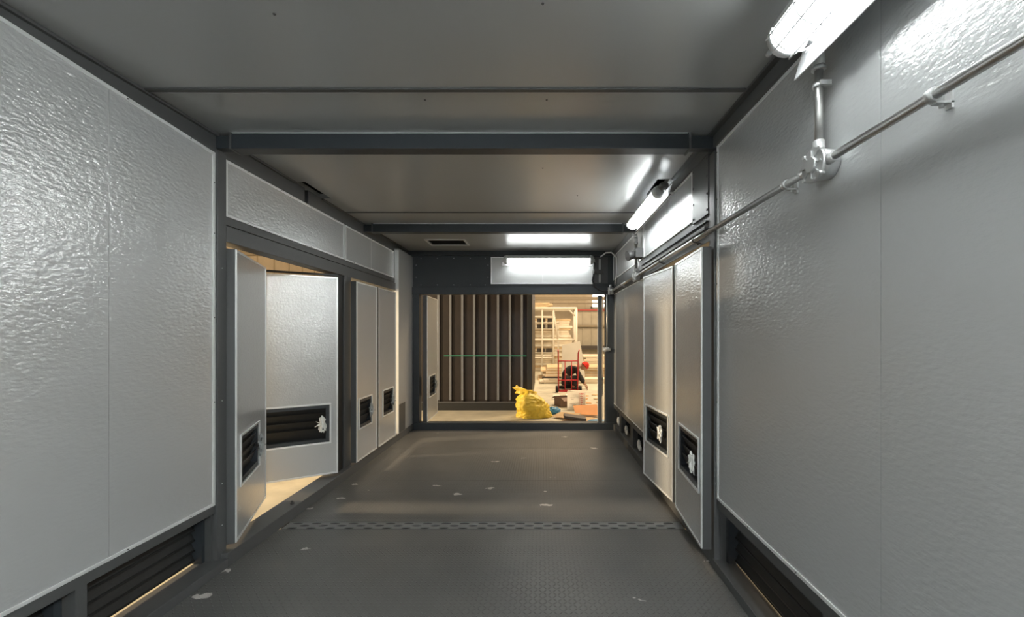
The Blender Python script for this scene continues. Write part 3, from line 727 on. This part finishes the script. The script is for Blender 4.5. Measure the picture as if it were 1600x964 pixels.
# dark crates in the stack
for k, (x, z) in enumerate(((-.06, 1.70), (.36, 1.70), (-.06, 1.96), (.36, 1.96), (-.06, .76), (.30, .76))):
    m = MB(); m.box(-.17, .17, -.2, .2, 0, .17, bev=.01); o = m.build('storage_crate', 'darkboard'); o.location = (x + .0, 16.75, GZ + z + .001)
    tag(o, 'small dark crate on the %s shelf behind the rack, %s one' % (('middle', 'middle', 'top', 'top', 'lowest', 'lowest')[k], ('left', 'right')[k % 2]), 'crate', 'dark crates in the rack')
    box_ob('rim', 'girder', o, -.18, .18, -.21, .21, .15, .18)
m = MB()
for z in (.76, 1.70, 1.96): m.box(-1.3, .65, -.25, .3, z - .03, z)
for x in (-1.3, .62): m.box(x - .03, x + .03, -.2, -.14, 0, 2.0)
o = m.build('shelf_unit', 'pale'); o.location = (0, 16.75, GZ); tag(o, 'pale shelving unit holding dark crates behind the rack', 'shelf')

# hand truck
ht = empty('hand_truck', (.66, 10.8, GZ), R(4)); tag(ht, 'red metal hand truck standing upright before the crouching person', 'hand truck')
m = MB()
for s in (-1, 1): m.tube([(s * .25, .02, .02), (s * .255, 0, .5), (s * .26, -.02, 1.0), (s * .275, -.10, 1.09)], .017, 8)
for z in (.30, .80): m.cyl((-.25, 0, z), (.25, 0, z), .015, n=8)
for x in (-.08, .09): m.cyl((x, 0, .03), (x, 0, .80), .012, n=8)
m.cyl((-.25, 0, .04), (.25, 0, .04), .015, n=8)
m.build('frame', 'redpaint', ht)
m = MB(); m.box(-.24, .24, -.02, .22, .0, .01, bev=.002); m.build('toe_plate', 'redpaint', ht)
for s in (-1, 1):
    m = MB(); m.cyl((s * .27, -.09, .085), (s * .33, -.09, .085), .085, n=20); wh = m.build('wheel', 'tyre', ht)
    m = MB(); m.cyl((s * .262, -.09, .085), (s * .336, -.09, .085), .04, n=16); m.build('wheel_hub', 'redpaint', wh)

# white board behind
m = MB(); m.prism([(-.32, .0), (.36, .0), (.32, .55), (.22, 1.16), (-.30, 1.03)], 'y', -.04, .04)
o = m.build('insulation_board', 'whiteboard'); o.location = (.86, 11.95, GZ + .14); o.rotation_euler = (R(-8), 0, 0); tag(o, 'white slab leaning upright behind the red hand truck', 'board')

# person crouching
def skin(name, verts, edges, radii, m, parent, root=0, sub=2):
    me = bpy.data.meshes.new(name); me.from_pydata(verts, edges, []); me.materials.append(M[m])
    o = bpy.data.objects.new(name, me); COL.objects.link(o)
    if parent is not None: o.parent = parent
    md = o.modifiers.new('skin', 'SKIN'); md.use_smooth_shade = True
    for i, r in enumerate(radii):
        rr = r if isinstance(r, tuple) else (r, r)
        me.skin_vertices[0].data[i].radius = rr; me.skin_vertices[0].data[i].use_root = (i == root)
    s = o.modifiers.new('sub', 'SUBSURF'); s.levels = sub; s.render_levels = sub
    return o
px, py = .60, 11.25
pe = empty('person', (px, py, GZ)); tag(pe, 'crouching person in dark jacket and red knit hat, reaching to the ground', 'person')
V = [(0, 0, .30), (.06, 0, .45), (.19, 0, .55), (.31, 0, .60), (.40, 0, .63), (.46, 0, .645),            # pelvis..head base
     (.30, -.17, .57), (.38, -.21, .34), (.53, -.17, .13),                                              # arm near
     (.30, .17, .57), (.42, .20, .36), (.57, .14, .13),                                                 # arm far
     (.04, -.10, .27), (.36, -.16, .36), (.20, -.16, .06), (.34, -.17, .03),                            # leg near
     (.04, .10, .27), (.33, .15, .07), (-.06, .13, .06), (-.10, .14, .03)]                              # leg far (knee down)
E = [(0, 1), (1, 2), (2, 3), (3, 4), (4, 5), (3, 6), (6, 7), (7, 8), (3, 9), (9, 10), (10, 11), (0, 12), (12, 13), (13, 14), (14, 15), (0, 16), (16, 17), (17, 18), (18, 19)]
RD = [.13, .125, .135, .10, .05, .055, .055, .04, .026, .055, .04, .026, .085, .058, .042, .035, .085, .058, .045, .035]
skin('body', V, E, RD, 'skin', pe)
JV = V[:4] + V[6:8] + [(.50, -.18, .18)] + V[9:11] + [(.54, .15, .18)]
JE = [(0, 1), (1, 2), (2, 3), (3, 4), (4, 5), (5, 6), (3, 7), (7, 8), (8, 9)]
skin('jacket', JV, JE, [.15, .145, .155, .115, .075, .058, .045, .075, .058, .045], 'jacket', pe)
TV = [V[0], V[12], V[13], (.21, -.16, .10), V[16], V[17], (-.04, .13, .07)]
skin('trousers', TV, [(0, 1), (1, 2), (2, 3), (0, 4), (4, 5), (5, 6)], [.142, .10, .074, .056, .10, .074, .058], 'trouser', pe)
m = MB(); m.box(.16, .42, -.215, -.125, 0, .085, bev=.03); m.box(-.22, .02, .09, .18, 0, .085, bev=.03); m.build('shoes', 'tyre', pe)
# head
hm = Matrix.Translation((.525, 0, .625)) @ Matrix.Rotation(R(48), 4, 'Y')
m = MB(); b = bmesh.new(); bmesh.ops.create_icosphere(b, subdivisions=3, radius=1)
for v in b.verts:
    x, y, z = v.co; k = 1 - .25 * max(0, -z)
    v.co = Vector((x * .098 * k, y * .078 * k, z * .122))
m._add(b, hm, True)
m.sphere(hm @ Vector((.102, 0, -.015)), .017, (1, .8, 1.3), 8)
for s in (-1, 1): m.sphere(hm @ Vector((0, s * .078, -.01)), .022, (.8, .4, 1.2), 8)
m.sphere(hm @ Vector((.085, 0, -.065)), .02, (.6, 1.5, .5), 8)
hd = m.build('head', 'skin', pe)
for s in (-1, 1):
    q = MB(); q.sphere(hm @ Vector((.088, s * .032, .012)), .010, (1, 1, 1), 8); q.build('eye', 'darkboard', hd)
m = MB(); b = bmesh.new(); bmesh.ops.create_uvsphere(b, u_segments=24, v_segments=14, radius=1)
for v in b.verts:
    v.co = Vector((v.co.x * .110, v.co.y * .092, max(v.co.z, -.05) * .120 + .022))
m._add(b, hm, True); q = hm
b = bmesh.new(); bmesh.ops.create_cone(b, cap_ends=True, segments=24, radius1=.108, radius2=.110, depth=.045)
for v in b.verts: v.co = Vector((v.co.x * 1.03, v.co.y * .88, v.co.z + .025))
m._add(b, hm, True); m.build('knit_hat', 'beanie', pe)
m = MB(); m.tube([(.385 + .06 * math.cos(a) * .5, .075 * math.sin(a), .62 + .06 * math.cos(a)) for a in [R(k) for k in range(0, 361, 30)]], .028, 8); m.build('collar', 'scarf', pe)
# hands
for (wx, wy) in ((.53, -.17), (.57, .14)):
    hv = [(wx, wy, .13), (wx + .03, wy, .085)]; he = [(0, 1)]; hr = [(.024, .022), (.034, .018)]
    for i, (dy, ln) in enumerate(((-.03, .055), (-.01, .066), (.012, .062), (.032, .05))):
        a = len(hv); hv += [(wx + .045, wy + dy, .055), (wx + .06, wy + dy, .055 - ln * .5), (wx + .052, wy + dy, .05 - ln * .75)]
        he += [(1, a), (a, a + 1), (a + 1, a + 2)]; hr += [(.010, .010), (.009, .009), (.008, .008)]
    a = len(hv); hv += [(wx + .02, wy - .045, .07), (wx + .04, wy - .055, .045)]; he += [(1, a), (a, a + 1)]; hr += [(.011, .011), (.009, .009)]
    skin('hand', hv, he, hr, 'skin', pe, 0, 1)

# boxes and rubbish in front
def carton(name, loc, rz, w, d, h, m, label, flaps=True, tilt=0):
    e = empty(name, loc, rz); tag(e, label, 'box', None); t = .006
    e.rotation_euler = (tilt, 0, rz)
    q = MB()
    q.box(-w / 2, w / 2, -d / 2, -d / 2 + t, 0, h); q.box(-w / 2, w / 2, d / 2 - t, d / 2, 0, h)
    q.box(-w / 2, -w / 2 + t, -d / 2 + t, d / 2 - t, 0, h); q.box(w / 2 - t, w / 2, -d / 2 + t, d / 2 - t, 0, h); q.box(-w / 2, w / 2, -d / 2, d / 2, 0, t)
    q.build('body', m, e)
    if flaps:
        for s in (-1, 1):
            q = MB(); q.box(-w / 2, w / 2, -.003, .003, 0, d * .5, mtx=Matrix.Translation((0, s * d / 2, h)) @ Matrix.Rotation(R(-115) * s, 4, 'X')); q.build('flap', m, e)
    return e
c1 = carton('carton', (.68, 8.35, GZ), R(-8), .36, .25, .36, 'whitecard', 'white carton with red printing standing on the ground', False)
q = MB(); rr = random.Random(2)
for i in range(7):
    z = .06 + i * .042
    q.box(.075, .15 - rr.uniform(0, .03), -.1275, -.126, z, z + .008); q.box(.09, .09 + rr.uniform(.02, .05), -.1275, -.126, z + .014, z + .022)
q.box(.055, .060, -.1275, -.126, .03, .34); q.box(.155, .160, -.1275, -.126, .03, .34)
q.box(.055, .16, -.1275, -.126, .335, .34); q.box(.055, .16, -.1275, -.126, .03, .035)
q.build('printing', 'redink', c1)
q = MB()
for (x, z, w_) in ((-.12, .24, .09), (-.10, .21, .05), (-.13, .12, .1), (-.08, .09, .05), (-.03, .10, .03)): q.box(x, x + w_, -.1275, -.126, z, z + .007)
q.build('printing', 'browncard', c1)
c2 = carton('carton', (.44, 8.75, GZ), R(30), .30, .26, .19, 'browncard', 'small brown open carton left of the white carton')
def sheet(name, loc, pts, z, m, label, cat, fold=0, rz=0, th=.008):
    q = MB(); q.prism(pts, 'z', 0, th); o = q.build(name, m); o.location = (loc[0], loc[1], z); o.rotation_euler = (fold, 0, rz); tag(o, label, cat); return o
sheet('cardboard_sheet', (.60, 7.30, 0), [(-.32, -.1), (.1, -.22), (.36, -.05), (.3, .22), (-.1, .25)], GZ + .003, 'card', 'flattened tan cardboard on the ground by the right leaf', 'cardboard', 0, .2)
sheet('cardboard_sheet', (.80, 7.66, 0), [(-.2, -.12), (.24, -.16), (.2, .2), (-.24, .14)], GZ + .10, 'orangecard', 'orange card propped behind the flattened cardboard', 'cardboard', R(24), -.1)
sheet('cardboard_sheet', (.40, 7.42, 0), [(-.22, -.1), (.24, -.1), (.24, .14), (-.16, .12)], GZ + .05, 'card', 'tan cardboard piece tilted beside the blue scraps', 'cardboard', R(14), -.5)
q = MB(); q.box(-.18, .2, -.12, .12, 0, .05, bev=.01, mtx=Matrix.Rotation(R(8), 4, 'Y')); o = q.build('shallow_tray', 'darkboard'); o.location = (.54, 7.19, GZ + .046); tag(o, 'black shallow tray on the ground by the doorway sill', 'tray')
q = MB(); q.sphere((0, 0, .03), .13, (1.5, 1, .3), 14); q.sphere((.2, .03, .03), .11, (1.3, 1, .28), 14); o = q.build('blue_sack', 'bluebag'); o.location = (.94, 6.97, GZ); tag(o, 'flat blue plastic sack just outside the sill', 'sack')
for v in o.data.vertices: v.co += Vector((random.uniform(-.01, .01), random.uniform(-.01, .01), random.uniform(-.004, .012)))
SN = {'paper': 'pale', 'card': 'tan', 'orangecard': 'orange', 'whitecard': 'white'}
for k in range(15):
    r_ = random.Random(40 + k); i, j = k % 5, k // 5
    x = .32 + .32 * i + r_.uniform(-.05, .05); y = 9.1 + .52 * j + r_.uniform(-.08, .08)
    w_ = r_.uniform(.07, .13); mt = ('paper', 'card', 'orangecard', 'whitecard')[(k * 3 + j) % 4]
    q = MB(); q.prism([(-w_, -.05), (w_ * .8, -.07), (w_, .05), (-.4 * w_, .08)], 'z', 0, .012); o = q.build('paper_scrap', mt)
    o.location = (x, y, GZ + .004); o.rotation_euler = (r_.uniform(0, .12), r_.uniform(-.1, .1), r_.uniform(-.5, .5))
    tag(o, '%s scrap on the ground, %s %s' % (SN[mt], ('leftmost', 'second from left', 'middle one', 'second from right', 'rightmost')[i], ('just behind the white carton', 'halfway between carton and person', 'just before the hand truck')[j]), 'scrap', 'scraps near the person')
# blue bundle
def blob(name, m, loc, fn, label, cat, n=5):
    b = bmesh.new(); bmesh.ops.create_icosphere(b, subdivisions=n, radius=1)
    for v in b.verts: v.co = fn(v.co.copy())
    q = MB(); q._add(b, None, True); o = q.build(name, m); o.location = loc; return tag(o, label, cat)
from mathutils import noise
def fn_blue(c):
    n = noise.noise(c * 2.3) * .25 + noise.noise(c * 6) * .08
    p = Vector((c.x * .13, c.y * .09, (c.z + .9) * .065)) * (1 + n); p.z = max(p.z, 0); return p
blob('blue_bag', 'bluebag', (.20, 7.85, GZ), fn_blue, 'small crumpled blue plastic bag beside the yellow sack', 'bag', 4)
def fn_yel(c):
    t = (c.z + 1) / 2; rr = math.hypot(c.x, c.y) or 1e-6; ux, uy = c.x / rr, c.y / rr
    if t < .12: prof = (t / .12) ** .5 * .98; z = 0
    else:
        u = (t - .12) / .88; prof = (1 - .16 * u - .03 * math.sin(u * 9)) * (1 - u ** 5) ** .5; z = u * .44
    ang = math.atan2(uy, ux)
    n = noise.noise(Vector((ux * 1.3, uy * 1.3, t * 2.4 + 4))) * .20
    fold = abs(noise.noise(Vector((ux * 2.2 + t * 4, uy * 2.2, t * 7 - ux * 2.5)))) * .22
    fine = noise.noise(Vector((ux * 7, uy * 7, t * 16))) * .03
    k = prof * (1.06 + n - fold + fine)
    p = Vector((ux * .325 * k, uy * .25 * k, z * (1 + n * .35)))
    a = max(0, t - .55) / .45
    p.x -= .05 * a * a; p.z += .045 * a * (-ux) * min(1, prof)
    p.z = max(p.z, 0); return p
yb = blob('woven_sack', 'yellow', (-.19, 7.62, GZ), fn_yel, 'bulging yellow woven sack on the ground beyond the doorway', 'sack', 6)
q = MB(); b = bmesh.new(); N = 28; rings = []
for j in range(6):
    t = j / 5; r = []
    for i in range(N):
        a = 2 * math.pi * i / N; k = 1 + .22 * math.sin(5 * a + j * .5) + .12 * math.sin(9 * a)
        rad = (.09 - .025 * math.sin(t * 2.6) + .04 * t) * k
        r.append(b.verts.new((-.13 + rad * 1.7 * math.cos(a), rad * math.sin(a), .42 + .075 * t + .02 * math.sin(3 * a) * t - .05 * t * math.cos(a) * 1.2)))
    rings.append(r)
for A, B2 in zip(rings, rings[1:]):
    for i in range(N): b.faces.new((A[i], A[(i + 1) % N], B2[(i + 1) % N], B2[i])).smooth = True
q._add(b); so = q.build('gathered_mouth', 'yellow', yb); so.modifiers.new('s', 'SOLIDIFY').thickness = .006

# scraps outside left opening
for k, (x, y, w_) in enumerate(((-2.45, 3.15, .10), (-2.9, 3.7, .14), (-2.25, 3.35, .07), (-2.5, 2.95, .08), (-2.12, 3.55, .06), (-2.3, 3.75, .08))):
    q = MB(); q.prism([(-w_, -.02), (w_, -.03), (w_ * .7, .03), (-.6 * w_, .04)], 'z', 0, .006); o = q.build('paper_scrap', 'paper'); o.location = (x, y, GZ + .002); o.rotation_euler = (.05, .04, k)
    tag(o, 'pale scrap outside the open left doors, ' + ('at the middle of the opening', 'under the wide open leaf', 'beside the tip of the nearer leaf', 'hidden low behind the nearer leaf', 'small one close to the sill', 'farthest and nearest the wide open leaf')[k], 'scrap', 'scraps outside left doors')
o = MB().cyl((0, 0, 0), (0, 0, .012), .014, n=6).cyl((0, 0, .012), (0, 0, .03), .007, n=10).build('bolt', 'screw'); o.location = (XL + .01, 3.22, .085); tag(o, 'small dark bolt standing on the left door sill', 'bolt')
# low debris along right sill gap outside
